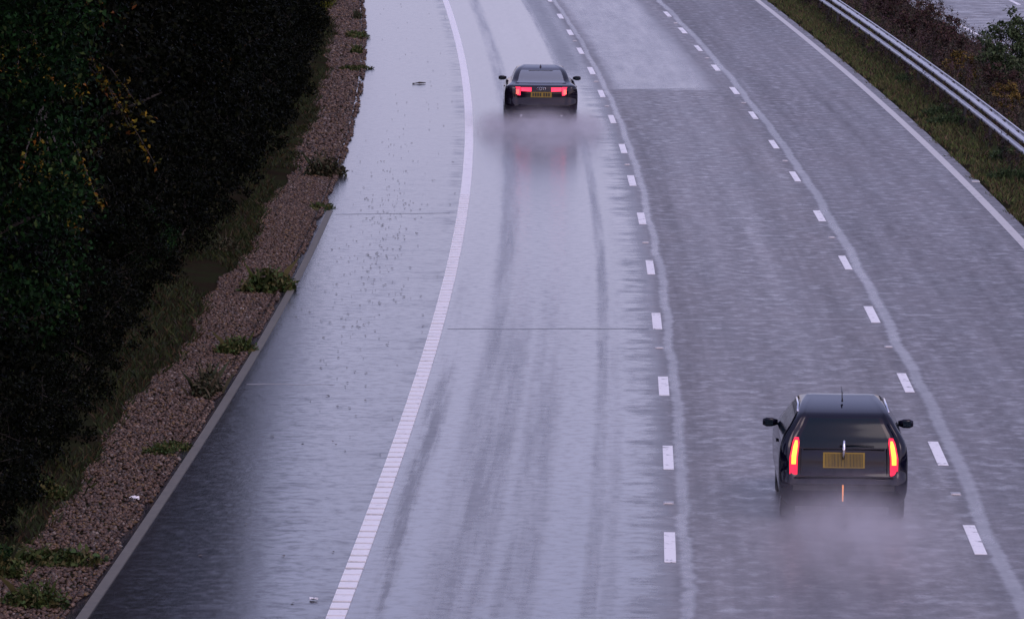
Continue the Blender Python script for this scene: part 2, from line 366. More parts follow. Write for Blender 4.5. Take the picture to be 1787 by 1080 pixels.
def join(parts):
    V, F, Cc, b = [], [], [], 0
    for v, f, c in parts: V.append(v); F.append(f+b); Cc.append(c); b += len(v)
    return np.concatenate(V), np.concatenate(F), np.concatenate(Cc)
def wood(seed, h, r0, targets, n_limb=14):
    r = random.Random(seed); mb = MB()
    top = h*.86; pts = [(r.uniform(-.12, .12)*i, r.uniform(-.12, .12)*i, -.2+(top+.2)*i/6) for i in range(7)]; pts[0] = (0, 0, -.25)
    mb.tube(pts, [r0*(1-.13*i) for i in range(7)], 8)
    T = [Vector(t) for t in targets]; r.shuffle(T)
    for t in T[:n_limb]:
        z0 = max(.4, min(top*.92, t.z-.5*math.hypot(t.x, t.y)-.2)); f = (z0+.2)/(top+.2)*6; i = min(5, int(f)); a = Vector(pts[i]).lerp(Vector(pts[i+1]), f-i)
        mid = a.lerp(t, .5)+Vector((r.uniform(-.1, .1), r.uniform(-.1, .1), .18)); rr = r0*(1-.13*f)*.45
        mb.tube([a, mid, t], [rr, rr*.6, rr*.2], 5)
    return mesh('trunk', mb.v, mb.f, smooth=True)
def make_tree(seed, h, rx, pal, nclump, nleaf, size, name, low=.3, r0=.14, extra=None):
    C, V, F, c = crown(seed, rx, h*.5, h*.52, nclump, nleaf, size, pal, clump_r=rx*.24, low=low)
    if extra is not None: V, F, c = join([(V, F, c)]+extra)
    cm = mesh('crown', V, F, col=c); wm = wood(seed, h, r0, C)
    return cm, wm
def place(name, meshes, s, d, rz, sc, label, cat, group=None, z=None):
    loc = R(s, d, gz(d) if z is None else z)
    o = empty(name, loc, rz, label=label, category=cat)
    if group: o['group'] = group
    o.scale = (sc[0], sc[0], sc[1]) if isinstance(sc, tuple) else (sc, sc, sc)
    cm, wm = meshes
    obj('crown', cm, M['leaf'], o); obj('trunk', wm, M['bark'], o)
    return o
def sprays(seed, pts, n, size, pal, r_=.25):
    r = np.random.default_rng(seed); out = []
    for (a, b_) in pts:
        t = r.random(n)[:, None]; C = np.array(a)*(1-t)+np.array(b_)*t+unit(r, n)*(r_*r.random(n)[:, None]); out.append(leaves(r, C, size, pal, up=.8))
    return out
# ------------------------------------------------------------------ trees along the left side
T_green = make_tree(11, 11.5, 2.15, GREEN, 760, 85, .09, 'ash', low=.1, r0=.18)
T_dark1 = make_tree(23, 7.2, 2.3, DARK, 420, 85, .10, 'dark', low=.05)
T_dark2 = make_tree(37, 7.8, 2.2, AUTUMN, 420, 85, .10, 'autumn', low=.05)
T_far = make_tree(51, 9.5, 2.8, DARK, 420, 60, .15, 'far', low=.1)
T_tall = make_tree(61, 13.5, 2.5, DARK, 900, 70, .115, 'tall', low=.05, r0=.2)
T_tall2 = make_tree(67, 13.0, 2.5, AUTUMN, 900, 70, .115, 'tall', low=.05, r0=.2)
r_y = np.random.default_rng(5)
G_T = 'trees in the row left of the motorway'
place('roadside_tree', T_green, 12.5, -10.15, .3, 1.0, 'mid green leafy tree nearest the bottom left corner', 'tree', G_T)
place('roadside_tree', T_tall2, 25.0, -11.2, 1.9, 1.0, 'dark tree with drooping yellow leaf sprays, behind the mid green tree', 'tree', G_T)
place('roadside_tree', T_tall, 36.5, -11.1, .4, 1.0, 'black-green tree third in the row from the bottom left corner', 'tree', G_T)
place('roadside_tree', T_tall, 47.5, -10.3, 2.5, 1.0, 'bulging black tree that leans out over the gravel strip', 'tree', G_T)
place('roadside_tree', T_dark2, 58.0, -10.6, 4.1, 1.0, 'dark tree with orange-tinted leaves, directly behind the bulging black one', 'tree', G_T)
place('roadside_tree', T_dark1, 69.0, -10.2, 3.3, 1.0, 'dark tree level with the dark saloon car', 'tree', G_T)
place('roadside_tree', T_dark2, 80.0, -10.3, .9, (1.05, .95), 'dark tree beyond the saloon car, before the yellow-green bush', 'tree', G_T)
for i, (s_, d_) in enumerate(((92, -10.6), (104, -10.9), (118, -11.2), (131, -10.8), (146, -11), (162, -11))):
    if s_ < 125:
        lab = ['dark tree left of the yellow-green bush at the top edge', 'dark tree behind the yellow-green bush, cut by the top edge', 'farthest dark tree of the left row at the top edge'][i]
        place('roadside_tree', (T_dark1, T_dark2)[i % 2], s_, d_, i*1.3, 1.0, lab, 'tree', G_T)
for i, (s_, d_) in enumerate(((2, -12.4), (-9, -11.2), (-22, -11), (16, -14.2), (30, -14.6), (44, -14.4), (58, -14.8), (73, -14.6), (88, -14.8), (104, -15), (121, -15.2), (140, -15), (160, -15), (185, -14), (210, -13.5))):  # unseen back row, added to block sky and darken foliage and reflections
    place('roadside_tree', T_tall if s_ < 50 else T_far, s_, d_, i*2.1, .95+.08*math.sin(i*3.7), 'tall dark tree of the unseen back row, closing off sky behind the black foliage on the left', 'tree', 'back row of trees on the left')

# ------------------------------------------------------------------ gravel strip, litter and grass on the left
r = np.random.default_rng(8)
def gravel():
    n1, n2 = 52000, 16000
    s_ = np.concatenate([-24+r.random(n1)*79, 55+r.random(n2)*95]); d_ = -7.85+r.random(n1+n2)*1.38
    keep = (d_ < -6.47-.05*np.sin(s_*.9)-.04*np.sin(s_*2.3)) & (d_ > -7.6+.10*np.sin(s_*.37)+.06*np.sin(s_*1.7)); s_, d_ = s_[keep], d_[keep]
    n = len(s_); sz = np.where(s_ < 55, .027, .042)*r.uniform(.6, 1.5, n)
    oct_ = np.array([[1, 0, 0], [-1, 0, 0], [0, 1, 0], [0, -1, 0], [0, 0, 1], [0, 0, -1]], float)
    V = oct_[None]*r.uniform(.55, 1.25, (n, 6, 1))
    q = unit(r, n); a = np.cross(q, [0, 0, 1.0]); a /= np.linalg.norm(a, axis=1, keepdims=True)+1e-9; b_ = np.cross(q, a)
    V = V[..., 0:1]*q[:, None]+V[..., 1:2]*a[:, None]*1.25+V[..., 2:3]*b_[:, None]*.7
    C = R(s_, d_, np.maximum(gz(d_), np.interp(d_, [-6.64, -6.56], [-.2, .0]))+r.random(n)*.02+.005)
    V = (V*sz[:, None, None]+C[:, None]).reshape(-1, 3)
    f0 = np.array([[0, 2, 4], [2, 1, 4], [1, 3, 4], [3, 0, 4], [2, 0, 5], [1, 2, 5], [3, 1, 5], [0, 3, 5]])
    F = (np.arange(n)[:, None, None]*6+f0[None]).reshape(-1, 3)
    pal = np.array([[.10, .060, .038], [.07, .040, .025], [.14, .092, .062], [.04, .024, .014], [.115, .07, .026], [.2, .165, .135]])
    c = pal[r.choice(6, n, p=[.3, .26, .16, .14, .1, .04])]*r.uniform(.45, 1.2, (n, 1))
    return mesh('gravel', V, F, col=np.repeat(c, 6, 0))
obj('gravel', gravel(), M['stone'], kind='stuff', label='red-brown gravel and chippings beside the kerb', category='gravel')
def blades(s_, d_, h, w, pal, rr, lean=.5, z=None):
    n = len(s_); C = R(s_, d_, (gz(d_) if z is None else z)-.01); a = rr.random(n)*6.283
    dx = np.stack([np.cos(a), np.sin(a), np.zeros(n)], 1); hh = (h*rr.uniform(.5, 1.4, n))[:, None]; ww = (w*rr.uniform(.7, 1.3, n))[:, None]
    b2 = rr.random(n)*6.283; ln = np.stack([np.cos(b2), np.sin(b2), np.zeros(n)], 1)*lean*rr.random((n, 1))
    V = np.stack([C-dx*ww, C+dx*ww, C+dx*ww*.7+ln*hh*.35+np.array([0, 0, 1])*hh*.6, C+ln*hh+np.array([0, 0, 1])*hh, ], 1)
    V[:, 3] -= 0; V = V.reshape(-1, 3); i = np.arange(n)*4; F = np.concatenate([np.stack([i, i+1, i+2], 1), np.stack([i, i+2, i+3], 1)])
    ww_ = np.array([p[0] for p in pal], float); c = np.array([p[1] for p in pal])[rr.choice(len(pal), n, p=ww_/ww_.sum())]*rr.uniform(.6, 1.4, (n, 1))
    return V, F, np.repeat(c, 4, 0)
GRASS = [(5, (.015, .026, .006)), (3, (.027, .034, .008)), (2, (.032, .023, .010)), (1, (.036, .02, .008))]
n = 60000; s_ = -10+r.random(n)*135; d_ = -9.6+r.random(n)*2.25
pat = np.sin(s_*.31+1)+np.sin(s_*.83+d_*2)+.8*np.sin(d_*5+s_*.2); k = (pat > -.9) & (d_ < -7.48+.10*np.sin(s_*.37)+.06*np.sin(s_*1.7)); s_, d_ = s_[k], d_[k]
V, F, c = blades(s_, d_, .11, .007, GRASS, r, 1.1)
obj('verge_grass', mesh('verge_grass', V, F, col=c), M['leaf_dull'], kind='stuff', label='rough green and yellow grass between gravel and trees', category='grass')
# weeds on the gravel
def tuft_mesh(seed, rad_, h, nb, nl, pal):
    rr = np.random.default_rng(seed); n = nb; a = rr.random(n)*6.283; q = rad_*rr.random(n)**.6
    C = np.stack([np.cos(a)*q*.7, np.sin(a)*q*1.3+.1*np.sin(a*3), np.zeros(n)-.02], 1); dx = unit(rr, n); dx[:, 2] = 0
    hh = (h*rr.uniform(.15, 1.0, n)**1.3*(1.15-q/rad_*.6))[:, None]; a3 = rr.random(n)*6.283; ln = np.stack([np.cos(a3), np.sin(a3), np.zeros(n)], 1)*rr.random((n, 1))*.9
    V = np.stack([C-dx*.005, C+dx*.005, C+ln*hh*.4+dx*.003+np.array([0, 0, .65])*hh, C+ln*hh+np.array([0, 0, 1.0])*hh], 1).reshape(-1, 3)
    i = np.arange(n)*4; F = np.concatenate([np.stack([i, i+1, i+2], 1), np.stack([i, i+2, i+3], 1)])
    cc = np.repeat(np.array(pal)[rr.choice(len(pal), n)]*rr.uniform(.6, 1.4, (n, 1)), 4, 0)
    a2 = rr.random(nl)*6.283; q2 = rad_*rr.random(nl)**.5
    L2 = leaves(rr, np.stack([np.cos(a2)*q2*.6, np.sin(a2)*q2*1.6, rr.random(nl)*h*.75*(1.1-q2/rad_*.7)], 1), .06, [(1, p) for p in pal], up=1.0)
    return mesh('weed_tuft', *join([(V, F, cc), L2])[:2], col=join([(V, F, cc), L2])[2])
GP = [(.03, .058, .015), (.045, .065, .016), (.07, .065, .022)]; DP = [(.03, .04, .02), (.05, .05, .025), (.06, .05, .03)]
W1, W2, W3 = tuft_mesh(1, .22, .36, 160, 800, GP), tuft_mesh(2, .2, .48, 70, 1100, DP), tuft_mesh(3, .3, .2, 220, 700, GP)
for (me_, s_, d_, sc_, lab) in ((W2, 55.2, -6.76, 1.45, 'dark upright weed tuft on the gravel edge, farther of the mid-height pair'), (W3, 47.3, -6.52, 1.4, 'low yellow-green weed tuft in front of the dark upright one'), (W1, 30.5, -6.74, 1.7, 'bushy green weed tuft on the gravel edge where the kerb begins to show'),
        (W1, 21.0, -6.66, 1.15, 'small green weed tuft against the kerb above the larger grassy one'), (W2, 15.4, -6.68, 1.3, 'grassy dark weed tuft leaning over the kerb'), (W3, 8.9, -6.72, 1.1, 'small weed tuft on the gravel by the light kerb, nearest the camera'),
        (W3, 104.0, -6.75, 1.6, 'low green weed strip at the far gravel edge near the top'), (W1, 97.0, -6.75, 1.0, 'green weed tuft at the far gravel edge below the low strip'), (W3, 90.0, -6.75, 1.2, 'low green weeds on the far gravel edge, level above the twig'), (W2, 113.0, -6.75, .9, 'dark weed tuft at the far gravel edge by the top of the picture'),
        (W1, 4.0, -7.8, 1.0, 'leafy green weed left of the gravel near the bottom left corner'), (W3, -1.5, -7.25, 1.6, 'green weeds overgrowing the gravel at the bottom left'), (W1, -4.6, -6.95, 1.1, 'bright green weed in the bottom left corner'), (W1, -2.5, -7.6, 1.3, 'tall green weed beside the gravel in the bottom left corner'), (W2, 37.0, -7.9, 1.0, 'dark weed tuft under the bulging black tree')):
    o = obj('weed_tuft', me_, M['leaf_dull'], label=lab, category='weed', group='weeds along the gravel'); o.location = R(s_, d_, gz(d_)); o.scale = (sc_,)*3; o.rotation_euler = (0, 0, s_)
# low shrubs under the trees
SH1 = make_tree(71, 1.5, .85, GREEN, 60, 70, .06, 'shrub', low=.02, r0=.03); SH2 = make_tree(72, 1.7, .95, DARK, 70, 80, .07, 'shrub', low=.02, r0=.03)
SH3 = make_tree(73, 1.9, 1.0, [(3, (.09, .10, .012)), (2, (.06, .075, .012)), (1, (.13, .11, .015))], 80, 90, .08, 'shrub', low=.02, r0=.03)
place('roadside_shrub', SH3, 112, -8.55, .5, 1.15, 'yellow-green bush at the top edge beside the gravel', 'shrub')
place('roadside_shrub', SH2, 97, -8.7, 1.5, 1.0, 'dark bush beside the far gravel below the yellow-green bush', 'shrub')
place('roadside_shrub', SH2, 84, -8.75, 2.5, .95, 'dark brownish bush beside the gravel left of the twig', 'shrub')
place('roadside_shrub', SH2, 40.5, -8.75, .2, .9, 'black bush at the foot of the bulging tree', 'shrub')
place('roadside_shrub', SH1, 31, -9.0, 2.2, .8, 'low green bush behind the grass between gravel and black trees', 'shrub')
place('roadside_shrub', SH2, 22, -9.0, 3.2, .8, 'dark bush left of the grass strip, right of the green tree', 'shrub')
place('roadside_shrub', SH2, 9.5, -8.35, 4.2, .7, 'dark low bush under the mid green tree', 'shrub')
place('roadside_shrub', SH2, 3.0, -8.3, 5.2, .8, 'dark bush at the left edge, lower part', 'shrub')
place('roadside_shrub', SH1, -3.2, -8.1, .9, .7, 'green bush in the bottom left corner', 'shrub')
for i, (s_, d_, sc_) in enumerate(((38.5, -9.3, 1.2), (43, -9.0, 1.25), (46.5, -8.8, 1.1), (51, -8.9, 1.2), (55, -8.75, 1.1), (59, -8.75, 1.15), (63, -8.8, 1.2), (67, -8.7, 1.1), (71, -8.7, 1.15), (75, -8.75, 1.2), (79, -8.65, 1.1), (88, -8.8, 1.2), (92.5, -8.75, 1.2), (101, -8.8, 1.2), (106, -8.8, 1.2), (118, -8.8, 1.2), (26.5, -8.75, .8), (19, -8.6, .8), (13, -8.4, .75), (6.5, -8.25, .75), (0, -8.15, .8), (34, -9.3, 1.2), (35.5, -8.7, .8), (30, -9.6, 1.1), (27, -10.2, 1.4), (20, -10.2, 1.4), (14, -9.7, 1.3), (7, -9.7, 1.4))):
    place('roadside_shrub', SH2, s_, d_, i*1.7, sc_, 'black-green bush in the thicket at the feet of the roadside trees', 'shrub', 'thicket under the trees')
# hanging autumn sprays on a branch of their own, by the second tree
def branch(name, s0, d0, z0, tips, seed, n, label, group, pal=YELLOW, size=.085):
    base = Vector(R(s0, d0, z0)); mb = MB(); parts = []
    rr = np.random.default_rng(seed)
    for (ds, dd, z1) in tips:
        t = Vector(R(s0+ds, d0+dd, z1)); mid = base.lerp(t, .55)+Vector((0, 0, .25)); mb.tube([base-base, mid-base, t-base], [.02, .012, .004], 5)
        u = rr.random(n)[:, None]**.7; a = np.array(mid-base); b_ = np.array(t-base)
        parts.append(leaves(rr, a*(1-u)+b_*u+unit(rr, n)*(.16*rr.random((n, 1))), size, pal, up=.8))
    return base, mb, parts
for (nm, s0, d0, z0, tips, seed, n, lab) in (
        ('autumn_branch', 20, -9.6, 3.9, [(-2, .35, 2.55), (-2.4, .75, 2.15), (-2.0, 1.1, 2.5), (-1.5, .1, 2.9), (-2.2, -.2, 2.4)], 3, 80, 'hanging branch with yellow autumn leaves at the left edge, upper part'),
        ('autumn_branch', 26, -9.9, 4.6, [(-2, .5, 3.75), (-2, 1.3, 3.3), (-2.3, 1.75, 2.7), (-1.5, 1.6, 3.35), (-1.8, .9, 3.9)], 4, 70, 'hanging branch with yellow and orange leaves, right of the lower yellow one'),
        ('autumn_branch', 24, -10.4, 4.9, [(-2, .2, 4.0), (-1.6, .6, 4.3), (-1.6, -.2, 4.3), (-1.8, .9, 3.8)], 6, 45, 'sparse orange-leaved branch near the top left corner')):
    base, mb, parts = branch(nm, s0, d0, z0, tips, seed, n, lab, None)
    o = empty(nm, base, 0, label=lab, category='branch', group='autumn branches'); mb.build('twig', M['bark'], o)
    V, F, c = join(parts); obj('foliage', mesh('foliage', V, F, col=c), M['leaf'], o)

# ------------------------------------------------------------------ central reserve: grass, weeds, bushes
n = 70000; s_ = 38+r.random(n)*105; d_ = 7.56+r.random(n)**1.2*3.4
pat = np.sin(s_*.4)+np.sin(s_*1.1+d_*3)+np.sin(d_*6); edge_k = d_ > 7.68+.10*np.sin(s_*1.3)+.08*np.sin(s_*3.1); k = ((pat > -1.6) | (r.random(n) < .5)) & edge_k; s_, d_ = s_[k], d_[k]
RG = [(6, (.07, .10, .028)), (3, (.10, .10, .038)), (3, (.09, .062, .035)), (1, (.13, .10, .055))]
V, F, c = blades(s_, d_, .10, .010, RG, r, .9)
obj('reserve_grass', mesh('reserve_grass', V, F, col=c), M['leaf_dull'], kind='stuff', label='short green-brown grass between the right edge line and the barrier', category='grass')
def dead_weeds():
    n = 3000; s_ = 40+r.random(n)*115; d_ = 8.62+r.random(n)*3.7; tall = np.where(d_ < 9.25, .48, .95)*r.uniform(.5, 1.25, n)*(.85+.25*np.sin(s_*.23+.6))
    keep = (d_ > 9.25) | (r.random(n) < .8); s_, d_, tall = s_[keep], d_[keep], tall[keep]; n = len(s_)
    pal = np.array([[.055, .032, .034], [.045, .03, .026], [.07, .045, .035], [.035, .032, .022], [.05, .045, .03]]); ci = r.choice(5, n)
    C = R(s_, d_, gz(d_)-.02); ln = np.stack([r.normal(0, .14, n), r.normal(0, .14, n), np.ones(n)], 1); top = C+ln*tall[:, None]
    a = unit(r, n); a[:, 2] = 0; w = .008
    V1 = np.stack([C-a*w, C+a*w, top+a*w*.5, top-a*w*.5], 1).reshape(-1, 3); i = np.arange(n)*4
    F1 = np.concatenate([np.stack([i, i+1, i+2], 1), np.stack([i, i+2, i+3], 1)]); c1 = np.repeat(pal[ci], 4, 0)
    k = np.repeat(np.arange(n), 34); t = r.random(len(k))[:, None]**.7
    P_ = C[k]*(1-t)+top[k]*t+unit(r, len(k))*(.10*r.random((len(k), 1)))*np.array([1, 1, .6])
    V2, F2, c2 = leaves(r, P_, .075, [(1, (1, 1, 1))], aspect=.4); c2 = c2*np.repeat(pal[ci[k]], 4, 0)
    V, F, c = join([(V1, F1, c1), (V2, F2, c2)]); return mesh('dead_weeds', V, F, col=c)
obj('dead_weeds', dead_weeds(), M['leaf_dull'], kind='stuff', label='purple-brown dead weeds behind the crash barrier', category='weeds')
BW = make_tree(81, 1.9, .62, [(5, (.05, .075, .035)), (2, (.07, .09, .05)), (1, (.04, .05, .025))], 80, 60, .085, 'bush', low=.1, r0=.03)
BY = make_tree(82, 1.0, .5, [(4, (.16, .11, .03)), (2, (.10, .09, .03)), (2, (.08, .05, .03))], 40, 55, .07, 'bush', low=.05, r0=.02)
BR = make_tree(83, 1.25, .6, [(4, (.055, .033, .033)), (2, (.045, .04, .025)), (1, (.08, .05, .04))], 46, 55, .075, 'bush', low=.05, r0=.02)
place('reserve_bush', BW, 80.5, 10.9, 0, 1.2, 'tall blue-green bush behind the barrier, the only one above the weeds', 'shrub')
place('reserve_bush', BW, 84.0, 10.9, 2, .72, 'smaller green bush left of the tall blue-green bush', 'shrub')
place('reserve_bush', BY, 84.5, 10.0, 1, .95, 'yellowed low bush behind the barrier left of the tall bush', 'shrub')
place('reserve_bush', BY, 73.0, 10.0, 3, .9, 'orange-yellow low bush behind the barrier below the tall bush', 'shrub')
place('reserve_bush', BY, 64.8, 10.1, 5, .7, 'small yellowish bush behind the barrier at the right edge', 'shrub')
for i, (s_, d_, sc_) in enumerate(((108, 10.3, 1.0), (101, 10.4, 1.05), (95, 10.5, 1.05), (90, 10.2, 1.0), (77, 10.3, .9), (69.5, 10.5, .9), (65, 11.2, .9), (75, 11.6, .8), (115, 10.4, .95))):
    place('reserve_bush', BR, s_, d_, i*1.1, sc_, 'purple-brown withered bush among the dead weeds behind the barrier', 'shrub', 'withered bushes behind the barrier')
LG = tuft_mesh(5, .3, .3, 420, 500, [(.045, .08, .03), (.06, .09, .035), (.03, .05, .02)])
for (s_, d_, sc_, lab) in ((74.6, 8.55, 1.2, 'leafy green plant under the barrier, upper of the green pair'), (71.4, 8.45, 1.3, 'leafy green plant under the barrier, lower of the green pair'), (61.0, 8.75, 1.3, 'leafy green plant under the barrier near the right edge'), (55.6, 8.4, 1.2, 'leafy plant in the verge at the right edge above the edge line'), (86.5, 8.6, 1.0, 'grey-green plant under the far half of the barrier')):
    o = obj('weed_tuft', LG, M['leaf_dull'], label=lab, category='weed', group='green plants under the barrier'); o.location = R(s_, d_, gz(d_)); o.scale = (sc_,)*3; o.rotation_euler = (0, 0, s_*2)

# ------------------------------------------------------------------ crash barrier
bar = empty('crash_barrier', R(75, 9.0, gz(9.0)), 0, label='double-sided galvanised steel crash barrier on dark posts beside the right lane', category='barrier')
bi = Matrix.Translation(-Vector(bar.location))
def rail(name, dref, sign, z0, z1, s0=12, s1=170):
    m0 = (z0+z1)/2; h = (z1-z0)/2
    prof = [(0.0, m0+h), (.05, m0+h*.95), (.085, m0+h*.45), (.085, m0-h*.35), (.05, m0-h*.85), (0.0, m0-h), (.006, m0-h*.9), (.045, m0-h*.75), (.077, m0-h*.3), (.077, m0+h*.4), (.045, m0+h*.85), (.006, m0+h*.9)]
    sv = np.arange(s0, s1, 1.6); V = []; F = []; m_ = len(prof)
    for sq in sv:
        for (o_, z) in prof: V.append(R(sq, dref-sign*o_, z+gz(9.0)-.04))
    for i in range(len(sv)-1):
        for k in range(m_):
            a = i*m_+k; b_ = i*m_+(k+1) % m_; F.append((a, b_, b_+m_, a+m_) if sign > 0 else (a, a+m_, b_+m_, b_))
    V = np.array(V)-np.array(bar.location); return obj(name, mesh(name, V, F, smooth=True), M['steel'], bar)
rail('upper_rail', 8.89, 1, .675, .79); rail('lower_rail', 8.89, 1, .42, .55); rail('back_rail', 9.04, -1, .62, .75)
post_me = MB().box(-.05, .02, -.07, -.06, -.6, .70).box(-.05, .02, .06, .07, -.6, .70).box(-.02, -.008, -.0595, .0595, -.6, .699); pm = mesh('post', post_me.v, post_me.f)
block = MB().box(-.095, -.052, -.04, .04, .55, .68); bm_ = mesh('spacer', block.v, block.f)
bolt = MB().lathe([(-.02, .001), (-.02, .024), (-.008, .034), (.006, .034)], 8); bo = mesh('bolt', bolt.v, bolt.f)
for k in range(-14, 29):
    sq = 60.4+3.25*k; p = Vector(R(sq, 9.02, gz(9.02)))-bar.location; h = float(heading(sq))
    o = obj('post', pm, M['post'], bar); o.location = p; o.rotation_euler = (0, 0, h)
    q = obj('spacer', bm_, M['post'], o)
    for z in (.73, .488):
        b_ = obj('bolt', bo, M['post'], bar); b_.location = Vector(R(sq, 8.80, gz(9.0)-.04+z))-bar.location; b_.rotation_euler = (0, 0, h)

# ------------------------------------------------------------------ road studs, twig, scraps
def stud():
    mb = MB(); V = []
    for (z, k) in ((-.01, 1.0), (.012, .92), (.018, .55)):
        V += [(-.07*k, -.11*k, z), (.07*k, -.11*k, z), (.07*k, .11*k, z), (-.07*k, .11*k, z)]
    F = [(i*4+k, i*4+(k+1) % 4, i*4+4+(k+1) % 4, i*4+4+k) for i in (0, 1) for k in range(4)]+[(8, 9, 10, 11)]
    mb.add(V, F); a = mesh('road_stud', mb.v, mb.f)
    e = MB().box(-.045, .045, -.108, -.094, .004, .02); return a, mesh('reflector', e.v, e.f)
st_a, st_e = stud()
ordn = ['nearest', 'second nearest', 'third nearest', 'fourth nearest', 'fifth nearest', 'sixth nearest', 'farthest']
for dc, nm, lst in ((-.01, 'left', (4.4, 22.3, 40.4, 58.9, 77.0, 86.0, 103)), (3.66, 'right', (5.6, 22.85, 41.9, 60.4, 78.6, 96, 112))):
    for i, sq in enumerate(lst):
        o = obj('road_stud', st_a, M['stud'], label='white road stud in the %s dashed line, %s to the camera' % (nm, ordn[i]) if i < 6 else 'white road stud in the %s dashed line, farthest from the camera' % nm, category='road stud', group='road studs')
        o.location = R(sq, dc, .0); o.rotation_euler = (0, 0, float(heading(sq))); obj('reflector', st_e, M['litter'], o)
o = obj('road_stud', st_a, M['litter'], label='white stud outside the solid right edge line on the verge', category='road stud', group='road studs'); o.location = R(55.4, 7.6, .0); o.scale = (1.3, 1.6, 1.2)
tw = MB(); p0 = Vector(R(84.3, -5.1, .02)); p1 = Vector(R(84.6, -4.75, .025)); tw.tube([p0-p0, (p1-p0)*.5+Vector((0, .05, .01)), p1-p0], [.02, .026, .012], 6)
o = tw.build('twig', M['bark'], None, label='single dark twig lying on the far hard shoulder', category='twig'); o.location = p0
def scrap(seed, w, l, h):
    rr = random.Random(seed); mb = MB(); nx, ny = 5, 4; V = []; F = []
    for t in (0, 1):
        for i in range(nx):
            for j in range(ny): V.append(((i/(nx-1)-.5)*w*rr.uniform(.85, 1.1), (j/(ny-1)-.5)*l*rr.uniform(.8, 1.1), rr.uniform(.1, 1)*h+t*.008+.004))
    for t in (0, 1):
        for i in range(nx-1):
            for j in range(ny-1):
                a = t*nx*ny+i*ny+j; q = (a, a+ny, a+ny+1, a+1); F.append(q if t else q[::-1])
    mb.add(V, F); return mb
for (seed, sq, dd, w, l, h, mt, lab) in ((1, 4.25, -6.72, .13, .2, .05, 'litter', 'crumpled white litter on the gravel near the bottom left'), (2, -3.9, -3.95, .09, .09, .02, 'litter', 'pale scrap of litter on the shoulder by the edge line, bottom'), (3, 10.6, -6.55, .06, .08, .03, 'litter', 'tiny white scrap between kerb and gravel'), (4, 27.5, -7.0, .06, .1, .03, 'litter', 'white scrap on the gravel left of the kerb, mid height')):
    o = scrap(seed, w, l, h).build('litter', M[mt], None, label=lab, category='litter', group='scraps of litter'); o.location = R(sq, dd, gz(dd) if dd < -6.4 else .002)
# fallen leaves on the shoulder
n = 400; ss = np.concatenate([r.normal(40, 12, 300), -6+r.random(100)*130]); dd = np.concatenate([-5.15+r.normal(0, .36, 300)-.012*(ss[:300]-40), -6.1+r.random(100)*2.4])
dd = np.clip(dd, -6.2, -3.85); C = R(ss, dd, .006); rr = r
t = np.stack([np.cos(ss*17), np.sin(ss*17), 0*ss], 1); b_ = np.stack([-t[:, 1], t[:, 0], 0*ss], 1); L_ = (.021*r.uniform(.5, 1.7, n))[:, None]
V = np.stack([C-t*L_, C+b_*L_*.7+np.array([0, 0, .012]), C+t*L_+np.array([0, 0, .006]), C-b_*L_*.7+np.array([0, 0, .010])], 1).reshape(-1, 3); i = np.arange(n)*4
F = np.concatenate([np.stack([i, i+1, i+2], 1), np.stack([i, i+2, i+3], 1)]); c = np.repeat(np.array([[.03, .022, .015]])*r.uniform(.5, 1.8, (n, 1)), 4, 0)
obj('fallen_leaves', mesh('fallen_leaves', V, F, col=c), M['leaf_dull'], kind='stuff', label='dark specks of fallen leaves scattered on the hard shoulder', category='leaves')

# ------------------------------------------------------------------ cars
def lerpk(z, keys):
    return float(np.interp(z, [k[0] for k in keys], [k[1] for k in keys]))
def smooth_keys(keys, z):
    ks = np.array(keys, float); x, y = ks[:, 0], ks[:, 1]; m_ = np.gradient(y, x)
    dy = np.diff(y)/np.diff(x)
    for i in range(len(dy)):            # keep it monotone
        if abs(dy[i]) < 1e-9: m_[i] = m_[i+1] = 0
        else: m_[i] = np.sign(dy[i])*min(abs(m_[i]), 3*abs(dy[i])) if m_[i]*dy[i] > 0 else 0; m_[i+1] = np.sign(dy[i])*min(abs(m_[i+1]), 3*abs(dy[i])) if m_[i+1]*dy[i] > 0 else 0
    i = min(len(x)-2, max(0, int(np.searchsorted(x, z)-1))); h = x[i+1]-x[i]; t = (z-x[i])/h
    return float((2*t**3-3*t**2+1)*y[i]+(t**3-2*t**2+t)*h*m_[i]+(-2*t**3+3*t**2)*y[i+1]+(t**3-t**2)*h*m_[i+1])
def car_shell(levels, W, YR, YF, RC, bulge, xf, yf):
    """stack of rounded plan outlines; returns rows of points and, per column, its tag (side, fraction)"""
    rows = []; tags = []
    arc = [k/6*math.pi/2 for k in range(1, 6)]
    for z in levels:
        w, yr, yn, rc = smooth_keys(W, z), smooth_keys(YR, z), smooth_keys(YF, z), lerpk(z, RC); rc = min(rc, w*.8, (yn-yr)*.4)
        half = []; tg = []
        for f in xf: half.append((f*(w-rc), yr)); tg.append(('rear', f))
        for a in arc: half.append((w-rc+rc*math.sin(a), yr+rc-rc*math.cos(a))); tg.append(('corner', 0))
        for f in yf: half.append((w, yr+rc+f*(yn-yr-2*rc))); tg.append(('side', f))
        for a in arc: half.append((w-rc+rc*math.cos(a), yn-rc+rc*math.sin(a))); tg.append(('fcorner', 0))
        for f in reversed(xf): half.append((f*(w-rc), yn)); tg.append(('front', f))
        half = [(x, y+bulge*(x/max(w, .01))**2*(1 if t[0] in ('rear',) else 0), z) for (x, y), t in zip(half, tg)]
        row = half+[(-x, y, zz) for (x, y, zz) in reversed(half[1:-1])]; tgs = tg+[(t[0], -t[1]) for t in reversed(tg[1:-1])]
        rows.append(row); tags = tgs
    return rows, tags
